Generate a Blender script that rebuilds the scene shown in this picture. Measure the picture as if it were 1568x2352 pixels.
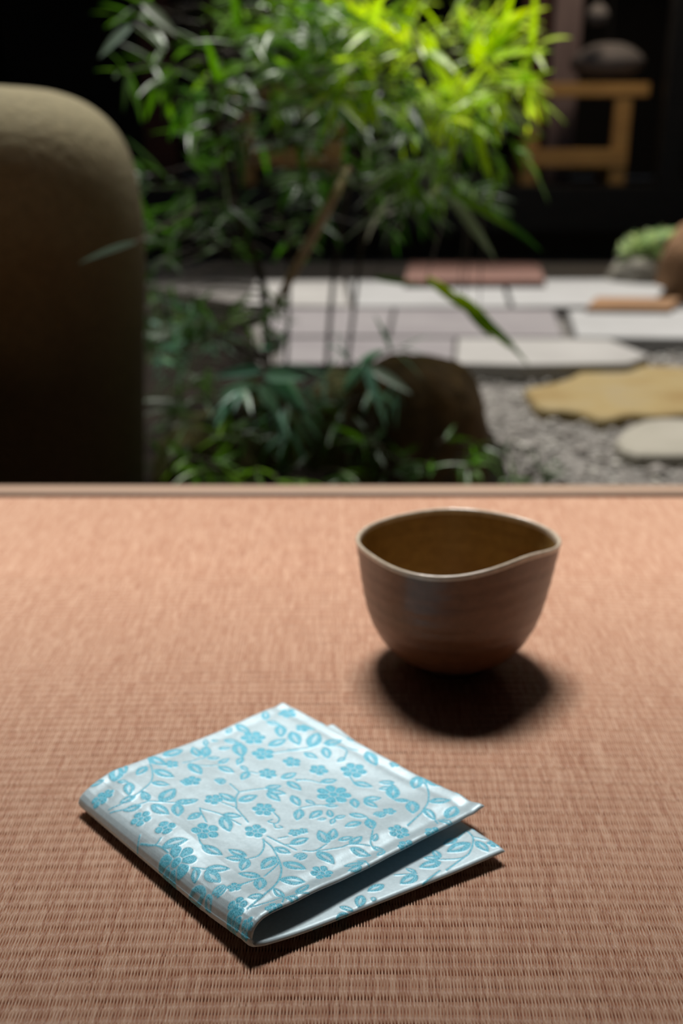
import bpy, bmesh, math, random
import numpy as np
from mathutils import Vector, noise
for o in list(bpy.data.objects): bpy.data.objects.remove(o)
C = bpy.context.scene.collection
scn = bpy.context.scene
rnd = random.Random(7)
PI = math.pi

# ------------------------------------------------------------------ camera, light, exposure
TH = math.radians(19.858); H = .3574; F = 2287.0
cam_d = bpy.data.cameras.new('camera'); cam = bpy.data.objects.new('camera', cam_d); C.objects.link(cam)
cam.location = (0, 0, H); cam.rotation_euler = (PI/2-TH, 0, 0)
cam_d.sensor_fit = 'HORIZONTAL'; cam_d.sensor_width = 24; cam_d.lens = 35.0
cam_d.clip_start = .02; cam_d.clip_end = 60
cam_d.dof.use_dof = True; cam_d.dof.focus_distance = .478; cam_d.dof.aperture_fstop = 5.2
scn.camera = cam
w = bpy.data.worlds.new('sky'); scn.world = w; w.use_nodes = True
bg = w.node_tree.nodes['Background']; bg.inputs['Color'].default_value = (.74, .86, 1, 1); bg.inputs['Strength'].default_value = .15
sd = bpy.data.lights.new('sun', 'SUN'); sun = bpy.data.objects.new('sun', sd); C.objects.link(sun)
sd.energy = 5.6; sd.angle = math.radians(18); sd.color = (1, .965, .91)
_e = math.radians(68); _a = math.radians(-6)      # elevation; azimuth measured from +y towards +x
sdir = Vector((math.sin(_a)*math.cos(_e), math.cos(_a)*math.cos(_e), math.sin(_e)))
sun.rotation_euler = sdir.to_track_quat('Z', 'Y').to_euler(); sun.location = sdir*9
vs = scn.view_settings; vs.view_transform = 'Standard'; vs.look = 'None'; vs.exposure = 0.0; vs.gamma = 1; vs.use_curve_mapping = False

# ------------------------------------------------------------------ helpers
def ray(px, py):
    u = (px-784)/F; v = (py-1176)/F
    return np.array([u, math.cos(TH)-v*math.sin(TH), -math.sin(TH)-v*math.cos(TH)])
def onz(px, py, z=0.0):            # point of the plane z seen at a photo pixel
    d = ray(px, py); t = (z-H)/d[2]
    return Vector((d[0]*t, d[1]*t, z))
def ony(px, py, Y):                # point of the vertical plane y=Y seen at a photo pixel
    d = ray(px, py); t = Y/d[1]
    return Vector((d[0]*t, Y, H+d[2]*t))
def tag(o, label=None, cat=None, group=None, kind=None):
    if label: o['label'] = label
    if cat: o['category'] = cat
    if group: o['group'] = group
    if kind: o['kind'] = kind
    return o
def thing(name, label, cat, loc=(0, 0, 0), rz=0, group=None):
    o = bpy.data.objects.new(name, None); C.objects.link(o); o.empty_display_size = .05
    o.location = loc; o.rotation_euler = (0, 0, rz)
    return tag(o, label, cat, group)
def link(name, me, mat, parent=None):
    o = bpy.data.objects.new(name, me); C.objects.link(o)
    if mat is not None and len(me.materials) == 0: me.materials.append(mat)
    if parent is not None: o.parent = parent
    return o
def obj(name, bm, mat, parent=None, smooth=False):
    me = bpy.data.meshes.new(name)
    bmesh.ops.recalc_face_normals(bm, faces=bm.faces[:])
    bm.to_mesh(me); bm.free()
    if smooth: me.polygons.foreach_set('use_smooth', [True]*len(me.polygons))
    return link(name, me, mat, parent)
def struct(name, bm, mat, **k):
    o = obj(name, bm, mat, **k); o['kind'] = 'structure'; return o
def npmesh(name, V, Q, attrs=None, smooth=True):
    me = bpy.data.meshes.new(name); V = np.ascontiguousarray(V, dtype=np.float32); Q = np.ascontiguousarray(Q, dtype=np.int32)
    k = Q.shape[1]
    me.vertices.add(len(V)); me.vertices.foreach_set('co', V.ravel())
    me.loops.add(Q.size); me.loops.foreach_set('vertex_index', Q.ravel())
    me.polygons.add(len(Q)); me.polygons.foreach_set('loop_start', np.arange(0, Q.size, k, dtype=np.int32))
    me.update(calc_edges=True)
    if smooth: me.polygons.foreach_set('use_smooth', np.ones(len(Q), dtype=bool))
    for an, a in (attrs or {}).items():
        a = np.ascontiguousarray(a, dtype=np.float32)
        if a.ndim == 1:
            at = me.attributes.new(an, 'FLOAT', 'POINT'); at.data.foreach_set('value', a)
        else:
            at = me.attributes.new(an, 'FLOAT_COLOR', 'POINT'); at.data.foreach_set('color', a.ravel())
    me.update()
    return me
def gridq(nr, nc, closed=False):
    i = np.arange(nr-1)[:, None]; j = np.arange(nc if closed else nc-1)[None, :]; j2 = (j+1) % nc
    a = i*nc+j; b = i*nc+j2; c = (i+1)*nc+j2; d = (i+1)*nc+j
    return np.stack([a, b, c, d], -1).reshape(-1, 4)
def box(bm, x0, x1, y0, y1, z0, z1, bev=0):
    r = bmesh.ops.create_cube(bm, size=1)
    for v in r['verts']: v.co = ((x0+x1)/2+v.co.x*(x1-x0), (y0+y1)/2+v.co.y*(y1-y0), (z0+z1)/2+v.co.z*(z1-z0))
    if bev:
        es = list({e for v in r['verts'] for e in v.link_edges})
        bmesh.ops.bevel(bm, geom=es, offset=bev, segments=2, affect='EDGES', profile=.6)
def boxbm(*a, **k):
    bm = bmesh.new(); box(bm, *a, **k); return bm
def tube(bm, pts, rads, n=8):
    pts = [Vector(p) for p in pts]; rings = []
    for i, p in enumerate(pts):
        d = (pts[min(i+1, len(pts)-1)]-pts[max(i-1, 0)]).normalized()
        a = d.cross(Vector((.31, .9, .27))).normalized(); b = d.cross(a)
        rings.append([bm.verts.new(p+(a*math.cos(2*PI*k/n)+b*math.sin(2*PI*k/n))*rads[i]) for k in range(n)])
    for r0, r1 in zip(rings, rings[1:]):
        for k in range(n): bm.faces.new((r0[k], r0[(k+1) % n], r1[(k+1) % n], r1[k]))
    bm.faces.new(rings[0]); bm.faces.new(rings[-1])
def spline(P, n=6):
    P = [np.array(p, float) for p in P]
    if len(P) < 3: return [P[0]+(P[-1]-P[0])*i/n for i in range(n+1)]
    Q = [2*P[0]-P[1]]+P+[2*P[-1]-P[-2]]; out = []
    for i in range(1, len(Q)-2):
        a, b, c, d = Q[i-1:i+3]
        for k in range(n):
            t = k/n; out.append(.5*((2*b)+(-a+c)*t+(2*a-5*b+4*c-d)*t*t+(-a+3*b-3*c+d)*t**3))
    out.append(P[-1]); return out

# ---- node material helper
class NM:
    def __init__(s, name):
        s.m = bpy.data.materials.new(name); s.m.use_nodes = True; s.t = s.m.node_tree; s.n = s.t.nodes; s.l = s.t.links
        s.p = s.n['Principled BSDF']
    def add(s, typ, **k):
        nd = s.n.new(typ)
        for a, b in k.items():
            if a.startswith('i_'):
                key = a[2:]; key = int(key) if key.isdigit() else key
                if isinstance(b, bpy.types.NodeSocket): s.l.new(b, nd.inputs[key])
                else: nd.inputs[key].default_value = b
            else: setattr(nd, a, b)
        return nd
    def noise(s, scale, detail=4, rough=.55, vec=None, stretch=None):
        tc = s.add('ShaderNodeTexCoord'); v = vec or tc.outputs['Object']
        if stretch:
            mp = s.add('ShaderNodeMapping', i_0=v); mp.inputs['Scale'].default_value = stretch; v = mp.outputs[0]
        return s.add('ShaderNodeTexNoise', i_Vector=v, i_Scale=scale, i_Detail=detail, i_Roughness=rough).outputs['Fac']
    def ramp(s, fac, stops):
        r = s.add('ShaderNodeValToRGB', i_0=fac); e = r.color_ramp.elements
        while len(e) < len(stops): e.new(.5)
        for k, (p, c) in enumerate(stops): e[k].position = p; e[k].color = (*c, 1)
        return r.outputs[0]
    def bump(s, h, dist, strength=1):
        b = s.add('ShaderNodeBump', i_Height=h, i_Strength=strength, i_Distance=dist); s.l.new(b.outputs[0], s.p.inputs['Normal']); return b
    def set(s, **k):
        for a, b in k.items():
            a = a.replace('_', ' ')
            if isinstance(b, bpy.types.NodeSocket): s.l.new(b, s.p.inputs[a])
            else: s.p.inputs[a].default_value = b
def rough_mat(name, cols, scale, rough=.8, bump=.01, stretch=None, spec=.3, lo=.3, hi=.7, bscale=None):
    m = NM(name); f = m.noise(scale, 5, stretch=stretch)
    n = len(cols); m.set(Base_Color=m.ramp(f, [(lo+(hi-lo)*i/max(1, n-1), c) for i, c in enumerate(cols)]), Roughness=rough)
    m.p.inputs['Specular IOR Level'].default_value = spec
    if bump: m.bump(m.noise(bscale or scale*3, 5, stretch=stretch), bump)
    return m.m

M = {}
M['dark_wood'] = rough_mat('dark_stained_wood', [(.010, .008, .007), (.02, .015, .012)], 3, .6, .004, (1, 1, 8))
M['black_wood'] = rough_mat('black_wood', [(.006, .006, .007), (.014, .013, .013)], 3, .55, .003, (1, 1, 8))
M['red_wood'] = rough_mat('red_brown_wood', [(.07, .018, .008), (.035, .011, .006)], 4, .5, .003, (1, 1, 8))
M['mauve_wood'] = rough_mat('weathered_mauve_wood', [(.26, .19, .19), (.18, .13, .13)], 4, .6, .003, (4, 1, .6))
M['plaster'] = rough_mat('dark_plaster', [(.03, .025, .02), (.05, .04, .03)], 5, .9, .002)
M['chair_wood'] = rough_mat('warm_chair_wood', [(.62, .36, .12), (.45, .24, .08)], 5, .45, .002, (1, 6, 6))
M['edge_wood'] = rough_mat('grey_brown_edge_wood', [(.34, .225, .155), (.27, .175, .12)], 9, .5, .001, (.3, 6, 6), .35)
M['soil'] = rough_mat('garden_soil', [(.010, .009, .008), (.022, .018, .015), (.012, .016, .008)], 6, .95, .02, spec=0)
M['slab'] = rough_mat('pale_grey_slab', [(.30, .295, .288), (.36, .355, .35)], 3, .75, .004)
M['slab_mauve'] = rough_mat('mauve_grey_slab', [(.185, .165, .17), (.24, .22, .22)], 3, .75, .004)
M['slab_warm'] = rough_mat('warm_grey_slab', [(.28, .265, .25), (.35, .335, .315)], 3, .75, .004)
M['red_stone'] = rough_mat('red_brown_stone', [(.22, .11, .085), (.16, .085, .065)], 4, .8, .004)
M['ochre_stone'] = rough_mat('ochre_stone', [(.21, .135, .045), (.27, .20, .085), (.25, .20, .12)], 5, .85, .008)
M['beige_stone'] = rough_mat('beige_stone', [(.26, .24, .195), (.32, .295, .245)], 5, .85, .008)
M['brown_rock'] = rough_mat('brown_rock', [(.19, .10, .03), (.10, .06, .025), (.23, .13, .04)], 7, .9, .012)
M['moss_rock'] = rough_mat('mossy_rock', [(.20, .17, .06), (.12, .13, .04), (.34, .25, .13)], 9, .9, .012)
M['orange_rock'] = rough_mat('orange_brown_rock', [(.28, .15, .07), (.18, .10, .05)], 7, .9, .012)
M['cane'] = rough_mat('tan_cane', [(.52, .36, .22), (.62, .46, .30)], 9, .5, .001, (1, 1, 4))
M['stem'] = rough_mat('dark_stem', [(.03, .022, .014), (.06, .04, .025)], 30, .7, .001)
M['shade'] = rough_mat('grey_form', [(.17, .15, .15), (.13, .12, .12)], 8, .8, .001)
M['cloth_pale'] = rough_mat('pale_hanging_cloth', [(.5, .42, .38), (.42, .36, .32)], 8, .8, .001)

# basin stone: khaki granite, browner and darker towards the bottom
m = NM('khaki_granite'); tc = m.add('ShaderNodeTexCoord'); sx = m.add('ShaderNodeSeparateXYZ', i_0=tc.outputs['Object'])
f1 = m.noise(5, 6); f2 = m.noise(90, 3)
height_tone = m.add('ShaderNodeMath', operation='MULTIPLY_ADD', i_0=f1, i_1=.35, i_2=sx.outputs['Z'])
c1 = m.ramp(height_tone.outputs[0], [(.55, (.10, .055, .015)), (.76, (.17, .115, .045)), (.96, (.25, .21, .11))])
mx = m.add('ShaderNodeMix', data_type='RGBA', blend_type='MULTIPLY', i_0=.5, i_6=c1, i_7=m.ramp(f2, [(.35, (.55, .55, .55)), (.65, (1, 1, 1))]))
m.set(Base_Color=mx.outputs[2], Roughness=.9); m.bump(m.noise(60, 5), .004); M['basin'] = m.m

# gravel
m = NM('gravel'); f = m.add('ShaderNodeAttribute', attribute_name='tone').outputs['Fac']
m.set(Base_Color=m.ramp(f, [(0, (.16, .14, .125)), (.35, (.30, .27, .245)), (.7, (.42, .40, .37)), (1, (.72, .68, .60))]), Roughness=.8); M['gravel'] = m.m
M['gravel_bed'] = rough_mat('gravel_bed', [(.17, .155, .14), (.27, .25, .23)], 40, .9, .01)

# leaves
def leafmat(name, trans=.45, gloss=.22):
    m = NM(name); a = m.add('ShaderNodeAttribute', attribute_name='leafcol').outputs['Color']
    n = m.n; n.remove(m.p); out = n['Material Output']
    br = m.add('ShaderNodeHueSaturation', i_Color=a); br.inputs['Value'].default_value = 2.0; br.inputs['Saturation'].default_value = 1.15
    d = m.add('ShaderNodeBsdfDiffuse', i_Color=a); t = m.add('ShaderNodeBsdfTranslucent', i_Color=br.outputs[0])
    g = m.add('ShaderNodeBsdfGlossy', i_Roughness=.38); g.inputs['Color'].default_value = (1, 1, 1, 1)
    fr = m.add('ShaderNodeFresnel'); fr.inputs['IOR'].default_value = 1.45
    k = m.add('ShaderNodeMath', operation='MULTIPLY_ADD', i_0=fr.outputs[0], i_1=gloss*1.6, i_2=.02)
    x = m.add('ShaderNodeMixShader', i_0=trans, i_1=d.outputs[0], i_2=t.outputs[0])
    y = m.add('ShaderNodeMixShader', i_0=k.outputs[0], i_1=x.outputs[0], i_2=g.outputs[0])
    m.l.new(y.outputs[0], out.inputs['Surface']); return m.m
M['leaf'] = leafmat('bamboo_leaf')

# tatami
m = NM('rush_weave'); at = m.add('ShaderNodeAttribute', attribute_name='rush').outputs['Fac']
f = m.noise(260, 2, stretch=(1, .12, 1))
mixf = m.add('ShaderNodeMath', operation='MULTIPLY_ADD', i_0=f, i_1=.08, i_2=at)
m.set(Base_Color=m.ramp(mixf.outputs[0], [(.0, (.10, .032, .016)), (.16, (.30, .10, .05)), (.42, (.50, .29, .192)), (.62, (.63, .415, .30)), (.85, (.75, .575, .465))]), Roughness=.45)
m.p.inputs['Specular IOR Level'].default_value = .35; M['rush'] = m.m
m = NM('rush_weave_plain'); f = m.noise(260, 3, stretch=(1, .1, 1)); f2 = m.noise(7, 3, stretch=(.6, 2.5, 1))
mixf = m.add('ShaderNodeMath', operation='MULTIPLY_ADD', i_0=f2, i_1=.25, i_2=f)
m.set(Base_Color=m.ramp(mixf.outputs[0], [(.35, (.40, .23, .15)), (.62, (.43, .25, .165)), (.9, (.46, .275, .185))]), Roughness=.45)
m.bump(m.noise(420, 2, stretch=(1, .12, 1)), .0004, .6); M['rush_plain'] = m.m

# brocade cloth
m = NM('brocade'); mk = m.add('ShaderNodeAttribute', attribute_name='motif').outputs['Fac']
thr = m.noise(2200, 2, stretch=(1, .35, 1)); thr2 = m.noise(500, 3)
pc = m.ramp(thr, [(.36, (.05, .36, .52)), (.50, (.13, .62, .84)), (.66, (.27, .76, .93))])
gc = m.ramp(thr2, [(.3, (.54, .68, .75)), (.7, (.63, .77, .84))])
mm = m.add('ShaderNodeMix', data_type='RGBA', i_0=mk, i_6=gc, i_7=pc)
m.set(Base_Color=mm.outputs[2])
rg = m.add('ShaderNodeMapRange', i_0=mk); rg.inputs[3].default_value = .50; rg.inputs[4].default_value = .55; m.set(Roughness=rg.outputs[0])
m.p.inputs['Specular IOR Level'].default_value = .45; m.p.inputs['Sheen Weight'].default_value = .1
mt = m.add('ShaderNodeMapRange', i_0=mk); mt.inputs[3].default_value = .34; mt.inputs[4].default_value = .06; m.set(Metallic=mt.outputs[0])
bsum = m.add('ShaderNodeMath', operation='MULTIPLY_ADD', i_0=mk, i_1=.8, i_2=thr); m.bump(bsum.outputs[0], .00016, .35)
M['brocade'] = m.m

# bowl clay
def clay(name, cols, rough):
    m = NM(name); f = m.noise(9, 4, stretch=(1, 1, 4)); f2 = m.noise(160, 2)
    c = m.ramp(f, [(.3+.4*i/(len(cols)-1), c) for i, c in enumerate(cols)])
    sp = m.add('ShaderNodeMix', data_type='RGBA', blend_type='MULTIPLY', i_0=.35, i_6=c, i_7=m.ramp(f2, [(.4, (.6, .55, .5)), (.6, (1, 1, 1))]))
    m.set(Base_Color=sp.outputs[2], Roughness=rough); m.p.inputs['Specular IOR Level'].default_value = .55
    m.p.inputs['Coat Weight'].default_value = .15; m.bump(m.noise(45, 3, stretch=(1, 1, 3)), .0012, .5); return m.m
M['clay'] = clay('brown_clay', [(.125, .048, .019), (.17, .073, .031), (.13, .074, .035)], .42)
M['glaze'] = clay('olive_glaze', [(.29, .165, .05), (.36, .23, .075), (.27, .125, .045)], .38)
M['rimglaze'] = clay('pale_rim', [(.62, .50, .38), (.78, .68, .56)], .2)

# ------------------------------------------------------------------ room
EDGE = onz(784, 1141).y; EDGE2 = onz(784, 1112, .003).y
GZ = -.40
struct('ceiling', boxbm(-1.9, 1.9, -1.9, 1.36, 2.2, 2.3), M['plaster'])
struct('wall_left', boxbm(-1.9, -1.8, -1.9, 1.0, -.1, 2.2), M['plaster'])
struct('wall_right', boxbm(1.8, 1.9, -1.9, 1.0, -.1, 2.2), M['plaster'])
struct('wall_back', boxbm(-1.8, 1.8, -1.9, -1.8, -.1, 2.2), M['plaster'])
struct('floor', boxbm(-1.9, 1.9, -1.9, EDGE2-.012, -.10, -.045), M['dark_wood'])
bm = bmesh.new(); box(bm, -1.8, 1.8, EDGE+.0035, EDGE2, -.045, .003, bev=.003)
struct('trim_1', bm, M['edge_wood'])
struct('wall_front', boxbm(-1.9, 1.9, EDGE2-.05, EDGE2-.012, GZ-.05, -.10), M['dark_wood'])

# ------------------------------------------------------------------ tatami mat
tat = thing('tatami_mat', 'reddish brown woven rush tatami mat under the tea bowl and folded cloth', 'tatami mat', (0, 0, -.045))
P = .00151; ROW = .015
_r = onz(1268, 2236.3); Q0 = _r.y+.13*_r.x**2
hr = np.random.RandomState(3); NR = 4096
jz = hr.normal(0, .00004, (2, NR)); jx = hr.normal(0, .00004, (2, NR)); jc = hr.uniform(-.15, .15, (2, NR)); jr = hr.uniform(.88, 1.06, (2, NR))
rowj = hr.normal(0, .0004, 600)
def weave(X, Y):
    q = Y+.13*X*X-Q0
    k = np.round(q/ROW).astype(int)
    q = q+np.interp(q/ROW, np.arange(-100, 100), rowj[:200])+.0003*np.sin(X*37+1.3*k)
    c = np.cos(2*np.pi*q/ROW)
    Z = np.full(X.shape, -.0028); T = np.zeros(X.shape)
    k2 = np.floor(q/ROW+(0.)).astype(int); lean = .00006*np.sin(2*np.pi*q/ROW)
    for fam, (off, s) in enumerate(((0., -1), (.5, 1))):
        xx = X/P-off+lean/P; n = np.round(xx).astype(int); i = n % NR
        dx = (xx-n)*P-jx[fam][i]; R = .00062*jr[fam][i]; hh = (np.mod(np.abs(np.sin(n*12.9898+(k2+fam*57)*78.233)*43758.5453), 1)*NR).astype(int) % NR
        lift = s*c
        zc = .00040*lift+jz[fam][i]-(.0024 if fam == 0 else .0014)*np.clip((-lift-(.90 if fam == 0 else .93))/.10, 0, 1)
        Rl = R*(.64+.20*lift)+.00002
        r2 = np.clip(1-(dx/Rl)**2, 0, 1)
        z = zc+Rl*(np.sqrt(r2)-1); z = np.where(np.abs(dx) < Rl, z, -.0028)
        t = .40+.14*np.maximum(lift, -.5)-.45*np.clip(-zc/.0012-.3, 0, 1)+.75*jc[fam][hh]-.10*(np.abs(dx)/Rl)  # tan wear on raised strands; gap shade put into colour with depth
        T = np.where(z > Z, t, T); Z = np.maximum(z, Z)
    rib = -.00010*(1-np.cos(2*np.pi*(2*q/ROW)+np.pi))*.5
    return Z+rib-.0004, T
def block(x0, x1, y0, y1, dx, dy):
    xs = np.arange(x0, x1+dx/2, dx); ys = np.arange(y0, y1+dy/2, dy); X, Y = np.meshgrid(xs, ys)
    Z, T = weave(X, Y); V = np.stack([X.ravel(), Y.ravel(), Z.ravel()+.045], 1)
    return V, gridq(len(ys), len(xs)), T.ravel()
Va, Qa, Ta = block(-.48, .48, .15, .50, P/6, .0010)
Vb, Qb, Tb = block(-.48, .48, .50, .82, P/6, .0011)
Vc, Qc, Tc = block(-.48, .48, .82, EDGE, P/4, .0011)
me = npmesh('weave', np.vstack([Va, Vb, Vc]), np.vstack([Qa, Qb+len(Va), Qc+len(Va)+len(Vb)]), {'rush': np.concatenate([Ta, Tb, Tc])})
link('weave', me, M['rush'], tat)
# remaining surface of the mat: ribs, coarser across
def plain(x0, x1, y0, y1, dx, dy):
    xs = np.linspace(x0, x1, max(2, int((x1-x0)/dx)+1)); ys = np.linspace(y0, y1, max(2, int((y1-y0)/dy)+1)); X, Y = np.meshgrid(xs, ys)
    q = Y+.13*X*X-Q0; q = q+np.interp(q/ROW, np.arange(-100, 100), rowj[:200])
    Z = -.00062-.00022*np.clip(np.cos(2*np.pi*q/ROW), 0, 1)**3-.00010*np.clip(-np.cos(2*np.pi*q/ROW), 0, 1)**3+.045
    return np.stack([X.ravel(), Y.ravel(), Z.ravel()], 1), gridq(len(ys), len(xs))
VV, QQ, off = [], [], 0
for a in ((-1.75, -.48, .15, EDGE, .02, .0015), (.48, 1.75, .15, EDGE, .02, .0015), (-1.75, 1.75, -1.75, .15, .05, .003)):
    v, q = plain(*a); VV.append(v); QQ.append(q+off); off += len(v)
link('weave', npmesh('weave_plain', np.vstack(VV), np.vstack(QQ)), M['rush_plain'], tat)
link('core', (lambda b: (lambda me: (b.to_mesh(me), b.free(), me)[2])(bpy.data.meshes.new('core')))(boxbm(-1.75, 1.75, -1.75, EDGE, .0002, .0405)), M['rush_plain'], tat)

# ------------------------------------------------------------------ folded brocade cloth
def xy(px, py, z): p = onz(px, py, z); return np.array([p.x, p.y])
PA = xy(577, 2146, .0122); PB = xy(180, 1832, .0095); PC = xy(649, 1611, .0065); PD = xy(1113, 1850, .0140)
BC = xy(765, 1660, .003); BD = xy(1160, 1957, .0060); BA = (xy(618, 2176, .0050)-.06*BD)/.94; BB = PB+[.0005, .0005]
LU = .158; LT = .154
def patch(u, t, a, b, c, d):       # u 0..1 from fold outwards, t 0..1 from front to back
    u = np.asarray(u)[..., None]; t = np.asarray(t)[..., None]
    return (1-u)*((1-t)*a+t*b)+u*((1-t)*d+t*c)
def lift(u, t):                    # the stiff cloth touches the mat in the middle and rises a little at fold and front
    return (.0036*np.exp(-(t/.16)**2)+.0024*np.exp(-(u/.13)**2)*(1-.35*t)+.0012*np.exp(-((1-u)/.15)**2)*(1-t))
def ztop(u, t):                    # centre height of the upper layer (u,t normalised)
    s = u*LU*1000
    base = np.interp(s, [0, 1, 2, 4, 7, 12, 20, 40, 80, 120, 158], [5.0, 8.2, 9.6, 11.2, 12.3, 13.0, 13.2, 12.0, 10.3, 9.4, 8.8])
    far = np.interp(s, [0, 1, 3, 6, 10, 15, 20, 26, 40, 80, 120, 158], [5.0, 7.2, 9.0, 10.6, 12.2, 14.0, 15.0, 14.8, 12.6, 8.6, 6.4, 5.0])
    k = t*t*(3-2*t)
    return (base*(1-k)+far*k)/1000+lift(u, t)
def invert(xy, q):
    u, t = .5, .5
    for _ in range(25):
        e = patch(u, t, *q)-xy
        du = (patch(u+1e-4, t, *q)-patch(u, t, *q))/1e-4; dt = (patch(u, t+1e-4, *q)-patch(u, t, *q))/1e-4
        J = np.array([du, dt]).T; s = np.linalg.solve(J, e); u -= s[0]; t -= s[1]
    return float(u), float(t)
TQ = (PA, PB, PC, PD); BQ = (BA, BB, BC, BD)
TILE = {1: (170, 1720), 2: (420, 1600), 3: (660, 1640), 4: (900, 1740), 5: (330, 1860), 6: (430, 1980), 7: (580, 1820), 8: (760, 1860)}
def uvmm(tile, x, y, bottom=False):
    px = TILE[tile][0]+x/5.6; py = TILE[tile][1]+y/5.6
    z = .0065 if bottom else .012
    for _ in range(4):
        p = onz(px, py, z); u, t = invert(np.array([p.x, p.y]), BQ if bottom else TQ)
        if bottom: break
        z = float(ztop(min(max(u, 0), 1), min(max(t, 0), 1)))+.001
    return np.array([u*LU*1000, t*LT*1000])
RES = .2; S0, S1, T0, T1 = -26., 176., -8., 164.
NS = int((S1-S0)/RES); NT = int((T1-T0)/RES)
gs = S0+(np.arange(NS)+.5)*RES; gt = T0+(np.arange(NT)+.5)*RES
class Raster:
    def __init__(s): s.m = np.zeros((NT, NS), np.float32)
    def win(s, lo, hi):
        i0 = max(0, int((lo[0]-S0)/RES)-2); i1 = min(NS, int((hi[0]-S0)/RES)+3); j0 = max(0, int((lo[1]-T0)/RES)-2); j1 = min(NT, int((hi[1]-T0)/RES)+3)
        if i1 <= i0 or j1 <= j0: return None
        X, Y = np.meshgrid(gs[i0:i1], gt[j0:j1]); return (slice(j0, j1), slice(i0, i1)), X, Y
    def leaf(s, a, b, wr=.26, vein=True):
        d = b-a; L = np.linalg.norm(d)
        if L < .5: return
        e = d/L; n = np.array([-e[1], e[0]]); wd = max(L*wr, 1.3)
        r = s.win(np.minimum(a, b)-wd, np.maximum(a, b)+wd)
        if r is None: return
        sl, X, Y = r; al = ((X-a[0])*e[0]+(Y-a[1])*e[1])/L; ac = (X-a[0])*n[0]+(Y-a[1])*n[1]
        ww = wd*np.sin(np.pi*np.clip(al, 0, 1)**.85)**.8
        m = np.clip((ww-np.abs(ac))/.22+.5, 0, 1)*((al > 0) & (al < 1))
        if vein:
            v = np.clip((.30*wd*np.sin(np.pi*np.clip((al-.22)/.62, 0, 1))-np.abs(ac))/.2+.5, 0, 1)*((al > .22) & (al < .84))
            m = m*(1-.75*v)
            m = m*(1-.30*((np.sin(al*L*2*np.pi/1.05+np.abs(ac)*2.5) > .55)))
        s.m[sl] = np.maximum(s.m[sl], m)
    def flower(s, c, R, k=5, rot=0., hole=True):
        r = s.win(c-R, c+R)
        if r is None: return
        sl, X, Y = r; dx = X-c[0]; dy = Y-c[1]; rr = np.hypot(dx, dy)/R; th = np.arctan2(dy, dx)+rot
        lim = .62+.38*np.abs(np.cos(th*k/2))**.6
        m = np.clip((lim-rr)*R/.22+.5, 0, 1)
        gap = np.clip((.13-np.abs(np.sin(th*k/2+np.pi/2))*rr)/.06+.2, 0, 1)*(rr > .25)*(rr < .8)
        ring = np.clip((.05-np.abs(rr-.27))/.03, 0, 1)
        vein = np.clip((.06-np.abs(np.sin(th*k/2))*rr)/.04, 0, 1)*(rr > .45)*(rr < .8)
        m = m*(1-.7*gap)*(1-.75*ring)*(1-.55*vein)
        s.m[sl] = np.maximum(s.m[sl], m)
    def bud(s, c, R):
        for k in range(3): s.leaf(c+np.array([-R*.7, (k-1)*R*.5]), c+np.array([R*.8, (k-1)*R*.25]), .26, True)
    def stem(s, pts, wd=.46):
        pts = spline(pts, 8)
        for a, b in zip(pts, pts[1:]):
            a = a[:2]; b = b[:2]; r = s.win(np.minimum(a, b)-1, np.maximum(a, b)+1)
            if r is None: continue
            sl, X, Y = r; d = b-a; L2 = max(d@d, 1e-9); tt = np.clip(((X-a[0])*d[0]+(Y-a[1])*d[1])/L2, 0, 1)
            dist = np.hypot(X-a[0]-tt*d[0], Y-a[1]-tt*d[1]); s.m[sl] = np.maximum(s.m[sl], np.clip((wd-dist)/.2+.5, 0, 1)*.9)
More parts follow.
